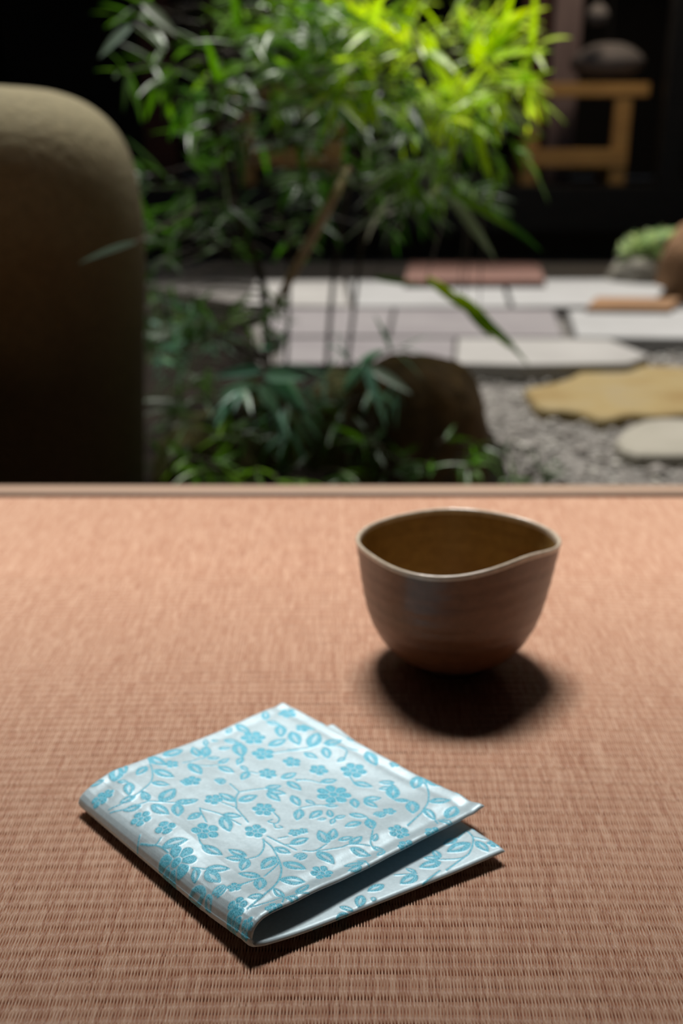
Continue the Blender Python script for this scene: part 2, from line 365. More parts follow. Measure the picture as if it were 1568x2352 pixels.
LEAF = {1: [(960,130,1180,250),(930,250,800,370),(1020,310,1290,400),(990,470,1230,500),(700,450,720,610),(960,680,870,560),(1100,700,1300,540),(1000,730,1220,860),(1300,710,1560,700),(1320,720,1335,890),(800,620,590,700),(870,740,640,800),(1140,120,1400,30),(530,420,560,230),(590,200,650,330),(1560,880,1450,930),(1140,1275,1470,1190),(200,470,400,400),(560,420,700,450)],
2: [(200,790,120,660),(280,790,300,640),(290,640,290,560),(305,805,480,800),(450,880,600,810),(80,880,240,1030),(450,920,660,1000),(450,680,620,670),(520,560,720,600),(700,600,760,800),(760,800,700,900),(740,910,840,980),(840,980,750,1100),(680,370,860,480),(1070,330,1250,380),(1250,380,1260,540),(1060,310,1060,200),(680,1380,460,1270),(710,1370,960,1290),(1080,1250,1250,1370),(1080,1230,1330,1275),(1050,1200,1270,1160),(1260,1070,1460,990),(1340,1100,1520,1220),(1390,470,1490,640),(1100,650,1330,560),(0,1390,200,1350),(1400,1290,1500,1430),(360,570,460,570),(560,480,620,410)],
3: [(290,440,400,260),(210,500,390,580),(150,180,360,220),(470,410,700,340),(480,440,520,580),(740,560,640,620),(1020,490,1140,660),(420,880,640,840),(840,870,1100,940),(1380,880,1170,880),(1350,940,1170,970),(1360,940,1370,1090),(1370,1100,1540,1130),(970,1110,1210,1080),(980,1120,1160,1220),(165,1240,120,1390),(230,1120,360,1180),(440,1260,280,1370),(560,1360,530,1250),(600,1370,750,1330),(500,1370,380,1385),(600,1370,560,1450),(850,1090,880,1230),(790,1310,1030,1340),(1040,1370,1090,1460),(780,290,840,370),(470,1190,660,1200)],
4: [(440,290,680,370),(340,240,280,400),(400,230,430,340),(480,580,760,530),(720,770,830,590),(410,660,560,780),(260,560,270,740),(230,560,30,540),(10,530,10,340),(810,430,930,480),(600,800,800,860)],
5: [(730,60,560,150),(1010,90,1260,110),(1010,110,1100,300),(750,470,1010,590),(1320,610,1080,510),(1310,640,1040,625),(1330,640,1250,790),(1500,870,1210,820),(1500,880,1490,1050),(800,770,1110,760),(800,790,990,950),(680,750,680,930),(820,1060,560,1060),(830,1070,890,1260)],
6: [(1180,240,1520,250),(1400,420,1560,290),(1240,440,1100,340),(1250,450,1480,530),(980,430,780,470)],
7: [(280,720,490,800),(290,830,110,1000),(390,910,690,1010),(480,690,720,610),(970,680,850,510),(1010,640,1050,490),(1100,650,1290,600),(1250,700,1410,590),(1250,740,1530,810),(830,780,1050,920),(1400,400,1180,470),(1430,920,1170,930),(1400,960,1220,1030),(1470,910,1340,860),(780,1330,1050,1270)],
8: [(480,130,540,280),(540,420,590,330),(530,470,690,520),(690,530,590,610)]}
FLW = {1: [(1180,1030,115,4),(1250,230,85,5),(870,900,110,5),(350,640,90,5),(440,580,70,5)],
2: [(900,540,140,6),(1030,750,130,5),(1090,1010,105,6),(1400,850,105,5),(390,1350,105,5),(120,1110,100,5),(1340,230,105,5),(1540,430,85,5)],
3: [(400,720,110,5),(850,720,150,6),(590,1040,200,7),(480,130,55,5),(1380,650,60,5),(1310,1270,80,5)],
4: [(90,960,125,6),(530,970,105,5),(200,1150,115,6)],
5: [(430,670,215,7),(790,290,160,5),(1430,290,125,5),(1170,1010,85,5),(1210,1230,105,5),(1180,1330,105,5)],
6: [(1120,600,110,5),(780,750,75,5)],
7: [(140,240,130,6),(540,540,75,5),(650,520,60,5),(890,1030,130,6)], 8: []}
BUD = {1: [(1440,460,110)], 2: [(480,1110,110)], 3: [(1190,1310,110)], 5: [(990,1040,110)], 7: [(620,840,110)]}
STM = {1: [[(940,120),(1000,300),(990,450),(850,570),(740,640)],[(960,690),(1100,700),(1300,715)],[(960,690),(700,770),(480,820)],[(870,560),(960,690)],[(860,1110),(840,1300)],[(880,1280),(1050,1240),(1130,1160)],[(1050,1240),(1140,1275),(1220,1340)],[(460,780),(600,720),(760,640)]],
2: [[(0,880),(120,850),(200,820),(280,790),(300,640)],[(80,890),(300,910),(450,900)],[(720,1250),(680,1320),(685,1450)],[(720,1250),(600,1140)],[(720,1250),(900,1220),(1040,1200)],[(500,1390),(660,1450)],[(840,985),(960,1010)],[(740,600),(770,800),(700,900)],[(1160,740),(1480,690)],[(1460,1090),(1568,1070)]],
3: [[(0,470),(150,460),(290,440)],[(660,430),(760,480),(740,560)],[(470,400),(540,430),(660,430),(900,470)],[(100,850),(300,860),(420,890)],[(800,790),(850,870)],[(150,1230),(350,1190),(470,1190)]],
4: [[(400,230),(470,420),(465,580),(410,670),(360,740),(200,880)],[(230,560),(10,535)],[(560,790),(590,850)],[(560,790),(720,770)]],
5: [[(720,0),(730,50),(800,180)],[(730,10),(980,80),(1240,210)],[(700,350),(720,430),(780,490)],[(1180,0),(1270,100),(1340,180)],[(1540,390),(1540,500),(1470,600),(1350,640)],[(640,750),(790,770)],[(1260,980),(1440,910)]],
6: [[(1180,0),(1210,130),(1150,280),(1000,410),(790,580)],[(1568,420),(1240,450),(1000,510),(800,570)],[(1240,450),(1220,530)],[(880,240),(700,300)]],
7: [[(130,620),(250,720),(340,880),(370,1000),(340,1140),(230,1260)],[(190,580),(320,650),(430,700),(560,760)],[(430,690),(490,690)],[(330,610),(450,590)],[(650,770),(800,770),(950,690)],[(830,770),(1120,740),(1250,700),(1500,690)],[(270,280),(340,360),(300,420),(200,400),(250,370)],[(270,430),(300,480),(380,470),(340,450)],[(300,890),(320,940),(150,1090)],[(1470,920),(1568,1000)]],
8: [[(460,110),(530,200)],[(540,290),(510,430),(540,480)]]}
top = Raster()
pitch = 5.6
for k, L in LEAF.items():
    for (a, b, c, d) in L: top.leaf(uvmm(k, a, b), uvmm(k, c, d))
for k, L in FLW.items():
    for (a, b, r, n) in L:
        c = uvmm(k, a, b); R = np.linalg.norm(uvmm(k, a+r, b)-c)*1.15; top.flower(c, R, n, rot=(a*.013) % 3)
for k, L in BUD.items():
    for (a, b, r) in L: top.bud(uvmm(k, a, b), 4.2)
for k, L in STM.items():
    for pts in L: top.stem([uvmm(k, *p) for p in pts])
bot = Raster()
for k, L in {4: [(1010,890,1190,930),(840,1020,660,1100),(1010,1100,710,1210),(1080,1080,1240,1240),(620,1290,530,1160),(620,1300,400,1270),(630,1340,350,1410)],
             8: [(1110,840,890,960),(1100,810,960,740),(680,960,470,1050),(400,1100,350,1260),(110,1250,290,1300),(560,1130,530,1180),(230,1330,60,1400)]}.items():
    for (a, b, c, d) in L: bot.leaf(uvmm(k, a, b, True), uvmm(k, c, d, True))
bot.flower(uvmm(4, 1310, 1130, True), 3.6, 5)
for k, L in {4: [[(960,920),(1040,1020),(1040,1130),(980,1260),(850,1310),(630,1310)],[(1040,1020),(1200,1070)],[(960,920),(860,1020)],[(980,1260),(700,1456)]],
             8: [[(820,830),(1100,820)],[(1400,790),(1180,950)]]}.items():
    for pts in L: bot.stem([uvmm(k, *p, True) for p in pts])
# the underside of the fold repeats scattered sprigs
hidden = Raster()
for _ in range(90):
    a = np.array([rnd.uniform(0, 150), rnd.uniform(0, 150)]); th = rnd.uniform(0, 6.28); hidden.leaf(a, a+np.array([math.cos(th), math.sin(th)])*rnd.uniform(6, 9))
for _ in range(24): hidden.flower(np.array([rnd.uniform(0, 150), rnd.uniform(0, 150)]), 4, 5)
def blur(m, sig):
    fy = np.fft.fftfreq(m.shape[0], RES)[:, None]; fx = np.fft.rfftfreq(m.shape[1], RES)[None, :]
    return np.fft.irfft2(np.fft.rfft2(m)*np.exp(-2*(np.pi*sig)**2*(fy**2+fx**2)), m.shape).astype(np.float32)
def sample(m, s, t):
    x = np.clip((s-S0)/RES-.5, 0, NS-1.001); y = np.clip((t-T0)/RES-.5, 0, NT-1.001); i = x.astype(int); j = y.astype(int); fx = x-i; fy = y-j
    return (m[j, i]*(1-fx)+m[j, i+1]*fx)*(1-fy)+(m[j+1, i]*(1-fx)+m[j+1, i+1]*fx)*fy
hn = np.random.RandomState(11)
def lown(sig):
    n = blur(hn.normal(0, 1, (NT, NS)).astype(np.float32), sig); return n/n.std()
crump = .00013*lown(5.5)+.00045*lown(14.0)+.00003*lown(2.2)
relief_top = .00022*(blur(top.m, .45)-blur(top.m, 3.0)); relief_bot = .00030*(blur(bot.m, .45)-blur(bot.m, 3.0))
# centre line of the sheet across the fold: (u mm, z of the fold shape in mm, side weight 0 lower .. 1 upper)
NSu = 640; _g = 158*(.12*np.linspace(0, 1, NSu)**3+.88*np.linspace(0, 1, NSu)); _g = np.unique(np.concatenate([_g, np.linspace(0, 1.2, 24)])); NSu = len(_g)
st = np.concatenate([-_g[::-1][:-1], _g])   # signed distance from the fold ridge, mm
DT = np.linspace(0, 1, 520); ends = .0022/LT
DT = np.unique(np.concatenate([DT, np.linspace(0, ends, 10), 1-np.linspace(0, ends, 10)]))
S_, T_ = np.meshgrid(st, DT)
def centre(S_, T_):
    A = np.abs(S_); up = S_ >= 0
    zb = np.interp(A, [0, .6, 1.5, 3, 6, 10, 20, 158], [6.5, 5.2, 4.0, 3.0, 2.2, 1.75, 1.55, 1.6])/1000
    u = A/158
    zt = ztop(u, T_)
    z = np.where(up, zt, zb)
    # the nose of the fold: u runs out to 0 smoothly
    uu = np.where(A < 6, (A*A/12+0)/158+A*.5/158*0, (A-3)/158)/(155/158)
    return uu, z
U_, Z_ = centre(S_, T_)
Z_ = np.where(S_ >= 0, ztop(U_, T_), np.interp(U_*158, [0, .2, .8, 2, 5, 10, 20, 158], [5.0, 3.9, 2.9, 2.1, 1.8, 1.65, 1.55, 1.6])/1000+lift(U_, T_))
PT = patch(U_, T_, *TQ); PBm = patch(U_, T_, *BQ)
wgt = np.clip(.5+S_/24, 0, 1)[..., None]; wgt = wgt*wgt*(3-2*wgt)
XY = PT*wgt+PBm*(1-wgt)
# far right corners of the lower layer are softly rounded, edges bow a little
Cn = np.dstack([XY, Z_])
dU = np.gradient(Cn, axis=1); dT = np.gradient(Cn, axis=0)
N = np.cross(dU, dT); N /= np.linalg.norm(N, axis=2, keepdims=True)+1e-12
sgn = -1.0 if N[len(DT)//2, int(len(st)*.75), 2] < 0 else 1.0
N *= sgn
HT = .0015
def rnd_end(d, w): 
    q = np.clip(d/w, 0, 1); return np.sqrt(np.clip(1-(1-q)**2, 0, 1))
et = rnd_end(np.minimum(T_, 1-T_)*LT, .0022)
es = rnd_end((158-np.abs(S_))/1000, .0022)
ht = HT*et*es
tm = T_*LT*1000; sm = np.where(S_ >= 0, U_*LU*1000, -U_*LU*1000)
cr = sample(crump, np.abs(sm), tm)
fadeb = np.where(S_ >= 0, np.clip(sm/14, 0, 1), 0)
seam = -.0018*np.exp(-((tm-8.5)/4.5)**2)*np.clip(sm/10, 0, 1)-.0007*np.exp(-(((158-sm)-8)/3.5)**2)*(S_ > 0)-.0004*np.exp(-(((LT*1000-tm)-8)/3.5)**2)
topz = cr*fadeb+seam*(S_ > 0)+np.where(S_ > 0, .0012*np.exp(-((sm-16)/8)**2)*(sample(lown(9.0)*0+crump*900, sm*0+16, tm)*.5), 0)
Cn[..., 2] += topz
outer = Cn+N*ht[..., None]; inner = Cn-N*ht[..., None]
rt = sample(relief_top, sm, tm)*et; outer += N*(np.where(S_ > -12, rt, 0))[..., None]
inner += -N*(np.where(S_ < 0, sample(relief_bot, np.abs(sm), tm)*et, 0))[..., None]*1.0
inner[..., 2] += np.where(S_ < -18, .00035*sample(crump*1500, np.abs(sm), tm), 0)*0
# unwrapped pattern on the visible outside of the fold, sprigs elsewhere
mo = np.where(S_ > -10, sample(top.m, np.where(S_ >= 0, sm, S_), tm), sample(hidden.m, np.abs(sm), tm))
mi = np.where(S_ < 0, sample(bot.m, np.abs(sm), tm), 0*sm)
minz = .0001
outer[..., 2] = np.maximum(outer[..., 2], minz)
V = np.concatenate([outer, inner[:, ::-1]], axis=1); A = np.concatenate([mo, mi[:, ::-1]], axis=1)
nr, nc = V.shape[:2]
me = npmesh('folded_cloth', V.reshape(-1, 3), gridq(nr, nc, True), {'motif': A.ravel()})
cloth = link('folded_cloth', me, M['brocade'])
tag(cloth, 'pale blue brocade cloth with turquoise leaf and flower vines, folded in half on the mat', 'cloth')

# ------------------------------------------------------------------ tea bowl
BP = [81.92, 664.6, 97.5, 68.48, 2.21, 1.41, 1.79, 1.52, 1.9, -0.5, 0.65, 1.33, 1.89, -1.79, -1.16, -0.94, -1.07, -0.43, -1.05, 0.57]
def rimr(ph): return (BP[3]+sum(BP[4+2*i]*np.cos((i+2)*ph)+BP[5+2*i]*np.sin((i+2)*ph) for i in range(4)))/1000
def rimz(ph): return (BP[2]+sum(BP[12+2*i]*np.cos((i+1)*ph)+BP[13+2*i]*np.sin((i+1)*ph) for i in range(4)))/1000
bowl = thing('tea_bowl', 'brown glazed ceramic tea bowl with a wavy pale rim standing on the mat', 'tea bowl', (BP[0]/1000, BP[1]/1000, 0))
NP_ = 192; ph = np.linspace(0, 2*PI, NP_, endpoint=False)
def lathe(prof, name, mat, wob=0.0):
    R = []
    for (r, h) in prof:          # r, h relative to the rim radius / height, blending to a plain circle towards the foot
        k = np.clip(h, 0, 1)**1.1
        rad = r*((1-k)*.0685+k*rimr(ph)); z = h*((1-k)*.0975+k*rimz(ph))
        rad = rad+wob*np.sin(h*58+1.2*np.sin(ph))*(h < .9)*(h > .12)
        R.append(np.stack([rad*np.cos(ph), rad*np.sin(ph), z], 1))
    V = np.array(R).reshape(-1, 3); Q = gridq(len(prof), NP_, True)
    return link(name, npmesh(name, V, Q), mat, bowl)
pr = spline([(.30, .072), (.46, .078), (.575, .098), (.68, .150), (.785, .235), (.875, .36), (.93, .50), (.968, .68), (.992, .85), (1.008, .965)], 7)
outp = [(p[0], p[1]) for p in pr]
lathe([(.0, .074)]+outp, 'body', M['clay'], .00016)
rim = [(1.008+.0, .965), (1.013, .983), (1.010, .994), (1.000, 1.0), (.986, 1.0), (.974, .992), (.968, .978), (.965, .955)]
lathe(rim, 'rim', M['rimglaze'])
pi_ = spline([(.965, .955), (.945, .80), (.905, .60), (.845, .42), (.75, .28), (.60, .185), (.40, .135), (.15, .12), (.0, .118)], 7)
lathe([(p[0], p[1]) for p in pi_], 'interior', M['glaze'], .0001)
foot = [(.33, .08), (.335, .09), (.43, .088), (.435, .06), (.425, .015), (.415, .001), (.375, .001), (.36, .012), (.34, .05), (.20, .06), (0, .062)]
lathe(foot, 'foot', M['clay'])

# ------------------------------------------------------------------ garden ground and gravel
def poly_prism(name, pts, z0, z1, mat, jit=0.0, seed=0, sub=1, struct_=False, round_=.012):
    """irregular stone: outline of points, rounded over at the top"""
    bm = bmesh.new(); R = random.Random(seed); P_ = [np.array([p.x, p.y]) for p in pts]
    if sub > 1:
        P_ = [q for q in spline(P_+[P_[0]], sub)][:-1]
    P_ = [p+np.array([R.gauss(0, jit), R.gauss(0, jit)]) for p in P_]
    c = sum(P_)/len(P_); rings = []
    lv = [(1.0, z0), (1.0, z1-round_), ('a', z1-round_*.3), ('b', z1)]
    for s, z in lv:
        ring = []
        for p in P_:
            d = c-p; L = np.linalg.norm(d); off = 0 if s == 1.0 else (round_*.3 if s == 'a' else round_)
            q = p+d/L*off; ring.append(bm.verts.new((q[0], q[1], z)))
        rings.append(ring)
    for a, b in zip(rings, rings[1:]):
        for i in range(len(a)): bm.faces.new((a[i], a[(i+1) % len(a)], b[(i+1) % len(a)], b[i]))
    bm.faces.new(rings[-1]); bm.faces.new(rings[0][::-1])
    return obj(name, bm, mat, smooth=False)
struct('garden_ground', boxbm(-3.2, 3.4, EDGE2-.012, 9.8, GZ-.1, GZ-.02), M['gravel_bed'])
# planted soil on the left, kept near black and extended to stand for shade
pts = [onz(*p, GZ) for p in [(1180, 1118), (1120, 1000), (1000, 900), (900, 850), (760, 842), (600, 842), (560, 700), (300, 650)]]
pts = [Vector((-3.1, 1.15, 0)), Vector((pts[0].x, 1.15, 0))]+pts+[Vector((-3.1, 6.0, 0))]
s = poly_prism('soil_bed', pts, GZ-.03, GZ+.012, M['soil'], .01, 3, 1); s['kind'] = 'structure'
# gravel: pebbles
g = np.random.RandomState(5)
bmi = bmesh.new(); bmesh.ops.create_icosphere(bmi, subdivisions=1, radius=1); ico = np.array([v.co[:] for v in bmi.verts]); icf = np.array([[v.index for v in f.verts] for f in bmi.faces]); bmi.free()
n = 15000; gx = g.uniform(-.2, 2.4, n); gy = 1.15+4.0*g.uniform(0, 1, n)**1.25
bx = (1180-784)*.805/770
keep = (gx > .02+.11*(gy-1.1)-.0) & (gx < .25+.5*gy) & (gy < 4.9); gx, gy = gx[keep], gy[keep]; n = len(gx)
sz = g.uniform(.005, .011, n)*(1+(g.uniform(0, 1, n) > .96)*1.2)
Vp = (ico[None]*sz[:, None, None]*np.stack([g.uniform(.8, 1.4, n), g.uniform(.8, 1.3, n), g.uniform(.5, .8, n)], 1)[:, None]+np.stack([gx, gy, GZ-.016+sz*.4+g.uniform(0, .006, n)], 1)[:, None]).reshape(-1, 3)
Fp = (icf[None]+(np.arange(n)*len(ico))[:, None, None]).reshape(-1, 3)
me = npmesh('gravel', Vp, Fp, {'tone': np.repeat(np.clip(g.beta(2, 2.2, n), 0, 1), len(ico))})
tag(link('gravel', me, M['gravel']), 'grey beige gravel spread around the stepping stones', 'gravel', kind='stuff')

# ------------------------------------------------------------------ paving slabs, stones
def slab(px, top, mat, label, name='paving_slab', seed=0, thick=.07, group=None, sub=1, jit=.006, cat='paving slab', rd=.008):
    o = poly_prism(name, [onz(x, y, top) for x, y in px], GZ-.04, top, M[mat], jit, seed, sub, round_=rd)
    return tag(o, label, cat, group)
slab([(560, 702), (800, 702), (790, 644), (590, 644)], GZ+.05, 'slab_warm', 'pale grey paving slab partly behind the plant stems, left of the bright slabs', seed=1)
slab([(806, 702), (1168, 704), (1150, 644), (802, 644)], GZ+.05, 'slab', 'bright grey paving slab in front of the reddish step stone', seed=2)
slab([(1180, 704), (1500, 700), (1535, 650), (1520, 640), (1160, 642)], GZ+.05, 'slab', 'bright grey paving slab ending beside the orange brown rock', seed=3)
slab([(610, 770), (890, 770), (900, 708), (620, 708)], GZ+.05, 'slab_mauve', 'mauve grey paving slab seen through the stems behind the dark rock', seed=4)
slab([(900, 770), (1290, 772), (1270, 709), (905, 708)], GZ+.05, 'slab_mauve', 'mauve grey paving slab in the middle of the path', seed=5)
slab([(1322, 772), (1800, 778), (1760, 712), (1310, 712)], GZ+.05, 'slab', 'bright narrow paving slab running out at the right edge', seed=6)
slab([(640, 834), (1040, 836), (1048, 776), (650, 776)], GZ+.05, 'slab_mauve', 'mauve grey front paving slab left of the long front slab', seed=7)
slab([(1046, 836), (1200, 838), (1440, 834), (1490, 815), (1400, 778), (1054, 776)], GZ+.05, 'slab_warm', 'long warm grey front paving slab with a dark edge above the gravel', seed=8)
slab([(930, 644), (1250, 644), (1235, 604), (940, 600)], GZ+.09, 'red_stone', 'reddish brown step stone below the dark building', 'step_stone', 9, cat='step stone')
slab([(1205, 890), (1240, 935), (1330, 945), (1385, 962), (1450, 950), (1530, 952), (1640, 935), (1680, 880), (1600, 845), (1450, 838), (1350, 845), (1300, 868)], GZ+.02, 'ochre_stone', 'flat ochre stepping stone in the gravel', 'stepping_stone', 10, sub=3, jit=.003, cat='stepping stone', rd=.02)
slab([(1412, 1010), (1440, 1036), (1540, 1044), (1660, 1030), (1690, 985), (1560, 958), (1450, 968)], GZ+.02, 'beige_stone', 'small beige stepping stone at the right edge nearest the mat', 'stepping_stone', 11, sub=3, jit=.003, cat='stepping stone', rd=.02)
slab([(1350, 706), (1540, 708), (1560, 684), (1370, 682)], GZ+.075, 'orange_rock', 'thin brown stone strip beside the orange brown rock', 'edging_stone', 12, cat='edging stone')

def rock(name, label, cat, base, rx, ry, h, mat, seed=0, power=2.4, amp=.06, n=28, freq=2.2):
    """superellipsoid boulder with noisy flanks, standing on the ground"""
    V = []; nu, nv = 64, n
    for j in range(nv+1):
        b = -.22+(PI/2+.22)*j/nv
        for i in range(nu):
            a = 2*PI*i/nu; cb, sb = math.cos(b), math.sin(b)
            e = 2/power; f = lambda v, e: math.copysign(abs(v)**e, v)
            x = f(cb, e)*f(math.cos(a), .9); y = f(cb, e)*f(math.sin(a), .9); z = f(sb, e)
            p = Vector((x, y, z)); k = 1+amp*noise.noise(p*freq+Vector((seed*7.1, 0, 0)))+amp*.35*noise.noise(p*freq*3+Vector((seed*3.3, 5, 0)))
            V.append((p.x*rx*k, p.y*ry*k, p.z*h*(1+(k-1)*.6)))
    Q = gridq(nv+1, nu, True)
    o = link(name, npmesh(name, np.array(V), Q), M[mat]); o.location = base
    return tag(o, label, cat)
# tall rounded basin stone on the left
by = 1.80; e = ony(322, 640, by); tp = ony(60, 207, by)
rr = .34
sil = [(322, 1200), (324, 900), (325, 640), (319, 520), (307, 430), (292, 370), (272, 322), (247, 285), (215, 254), (175, 228), (130, 211), (95, 206)]
cx = e.x-rr; prof = [(ony(a, b, by).x-cx, ony(a, b, by).z) for a, b in sil]; prof = [(prof[0][0]*.98, GZ-.05)]+prof[1:]+[(prof[-1][0]*.55, prof[-1][1]+.002), (.001, prof[-1][1]+.003)]
prof = [tuple(q) for q in spline(prof, 5)]; V = []
for (r_, z_) in prof:
    for i in range(96):
        a_ = 2*PI*i/96; f = lambda v: math.copysign(abs(v)**.85, v)
        k = 1+.012*noise.noise(Vector((math.cos(a_)*1.5, math.sin(a_)*1.5, z_*3)))
        V.append((r_*k*f(math.cos(a_)), .92*r_*k*f(math.sin(a_)), z_-GZ))
o = link('stone_pillar', npmesh('stone_pillar', np.array(V), gridq(len(prof), 96, True)), M['basin']); o.location = (cx, by, GZ)
tag(o, 'tall rounded khaki stone standing at the left behind the mat', 'stone')
d = ony(1128, 1000, 2.15); e2 = ony(1000, 816, 2.15)
rock('boulder', 'dark brown upright boulder behind the leaves left of the gravel', 'rock', (d.x-.17, 2.15, GZ), .165, .17, e2.z-GZ, 'brown_rock', 5, 3.0, .09)
rock('boulder', 'mossy olive stone low behind the mat edge near the tall khaki stone', 'rock', (*(ony(470, 1040, 2.25).xy), GZ), .12, .10, .19, 'moss_rock', 6, 2.2, .15)
rock('boulder', 'rounded mossy brown stone below the blue green leaves', 'rock', (*(ony(620, 1000, 2.5).xy), GZ), .12, .10, .22, 'moss_rock', 8, 2.2, .15)
rock('boulder', 'small ochre stone between the leaves and the dark brown boulder', 'rock', (*(ony(800, 960, 2.45).xy), GZ), .12, .10, .25, 'moss_rock', 9, 2.2, .15)
rock('boulder', 'orange brown rock at the right edge of the paving', 'rock', (*(ony(1625, 650, 5.7).xy), GZ), .28, .3, .42, 'orange_rock', 12, 2.6, .12)
rock('boulder', 'low grey stone under the pale green shrub', 'rock', (*(ony(1475, 620, 6.0).xy), GZ), .2, .2, .20, 'beige_stone', 13, 2.6, .1)

# ------------------------------------------------------------------ the building across the garden
YB = 7.6
fz = ony(1300, 428, YB).z
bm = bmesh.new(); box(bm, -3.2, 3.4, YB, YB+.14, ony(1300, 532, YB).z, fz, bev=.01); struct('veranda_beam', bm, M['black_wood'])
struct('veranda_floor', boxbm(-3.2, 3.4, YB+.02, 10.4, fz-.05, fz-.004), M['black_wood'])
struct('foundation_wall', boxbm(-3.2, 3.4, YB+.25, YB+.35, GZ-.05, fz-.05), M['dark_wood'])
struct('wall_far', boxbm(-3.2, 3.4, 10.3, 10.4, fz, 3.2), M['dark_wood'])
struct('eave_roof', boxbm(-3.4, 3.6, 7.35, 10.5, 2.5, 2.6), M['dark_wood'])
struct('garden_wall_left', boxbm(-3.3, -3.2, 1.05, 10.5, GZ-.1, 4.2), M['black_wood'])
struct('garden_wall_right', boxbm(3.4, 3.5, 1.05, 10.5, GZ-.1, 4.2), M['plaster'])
def post(px0, px1, Y, mat, name, label, top=2.5, z0=None):
    a = ony(px0, 300, Y).x; b = ony(px1, 300, Y).x
    bm = bmesh.new(); box(bm, a, b, Y, Y+.12, fz if z0 is None else z0, top, bev=.006)
    return tag(obj(name, bm, M[mat]), label, 'post')
post(1522, 1576, YB+.01, 'black_wood', 'wooden_post', 'black wooden post at the right edge of the opposite veranda')
post(1188, 1246, YB+1.0, 'red_wood', 'wooden_post', 'dark red brown post left of the mauve grey post')
post(1256, 1318, YB+1.05, 'mauve_wood', 'wooden_post', 'mauve grey post behind the low wooden chair at the right')
post(870, 940, YB+.75, 'dark_wood', 'wooden_post', 'dark brown post behind the bright yellow green leaves')
post(330, 400, YB+.7, 'red_wood', 'wooden_post', 'dark red brown post behind the upper left leaves')
def make_chair(label, group):
    Yc = YB+.35
    c0 = ony(1322, 428, Yc); t = thing('low_chair', label, 'chair', (c0.x, Yc, fz), 0, group)
    X = lambda px: ony(px, 300, Yc).x-c0.x
    Zf = lambda py: ony(1322, py, Yc).z-fz
    def part(name, x0, x1, y0, y1, z0, z1): bm = bmesh.new(); box(bm, x0, x1, y0, y1, z0, z1, bev=.008); return obj(name, bm, M['chair_wood'], t)
    L0, L1, R0, R1 = X(1202), X(1238), X(1408), X(1446)
    part('leg', L0, L1, 0, .05, -.004, Zf(384)); part('leg', R0, R1, 0, .05, -.004, Zf(384))
    part('leg', L0, L1, .40, .45, -.004, Zf(384)); part('leg', R0, R1, .40, .45, -.004, Zf(384))
    part('seat', L0, R1, -.01, .46, Zf(384), Zf(342))
    part('back_post', L0, L1, .0, .05, Zf(342), Zf(222)); part('back_post', R0, R1, .0, .05, Zf(342), Zf(222))
    part('top_rail', X(1190), X(1482), -.01, .07, Zf(222), Zf(190))
    return t
ch = make_chair('low wooden chair beside the black post, in clear view at the right', 'low wooden chairs on the opposite veranda')
def dup(root, dx, dy, label):
    r = root.copy(); C.objects.link(r); r.location = root.location+Vector((dx, dy, 0)); r['label'] = label
    for c in root.children:
        k = c.copy(); C.objects.link(k); k.parent = r
    return r
dup(ch, ony(770, 300, YB+.35).x-ony(1427, 300, YB+.35).x, .0, 'low wooden chair mostly hidden behind the leaves left of centre')
def pendant(px, py, Y, r, h, label):  # invented hanging form standing in for a blurred reflection in window glass
    p = ony(px, py, Y); t = thing('reflection_form', label, 'reflection form', (p.x, p.y, p.z))
    bm = bmesh.new(); n = 28; rings = []
    for k in range(9):
        a = k/8; rad = r*math.sin(PI*(.12+.80*a))**.55*(1-.25*a); z = -h/2+h*a
        rings.append([bm.verts.new((rad*math.cos(2*PI*i/n), rad*math.sin(2*PI*i/n), z)) for i in range(n)])
    for a, b in zip(rings, rings[1:]):
        for i in range(n): bm.faces.new((a[i], a[(i+1) % n], b[(i+1) % n], b[i]))
    bm.faces.new(rings[-1]); bm.faces.new(rings[0][::-1])
    obj('form_body', bm, M['shade'], t, True)
    bm = bmesh.new(); tube(bm, [(0, 0, h/2-.01), (0, 0, 2.5-p.z)], [.006, .006], 6); obj('cord', bm, M['black_wood'], t)
pendant(1395, 138, YB+.6, .31, .22, 'wide grey hanging form above the right chair, standing in for a window reflection')
pendant(1372, 32, YB+.3, .085, .12, 'small pale hanging form at the top right, standing in for a window reflection')
a = ony(735, 0, YB+.5); b = ony(845, 62, YB+.5)
bm = bmesh.new()
ncl = 14; xs = [a.x+(b.x-a.x)*i/ncl for i in range(ncl+1)]
fr = [[bm.verts.new((x, YB+.5+.012*math.sin(i*1.9)+dy, z)) for i, x in enumerate(xs)] for dy, z in ((0, 1.9), (0, b.z), (.006, b.z), (.006, 1.9))]
for r0, r1 in zip(fr, fr[1:]+[fr[0]]):
    for i in range(ncl): bm.faces.new((r0[i], r0[i+1], r1[i+1], r1[i]))
tag(obj('hanging_cloth', bm, M['cloth_pale'], smooth=True), 'pale hanging cloth showing at the top behind the leaves', 'cloth')

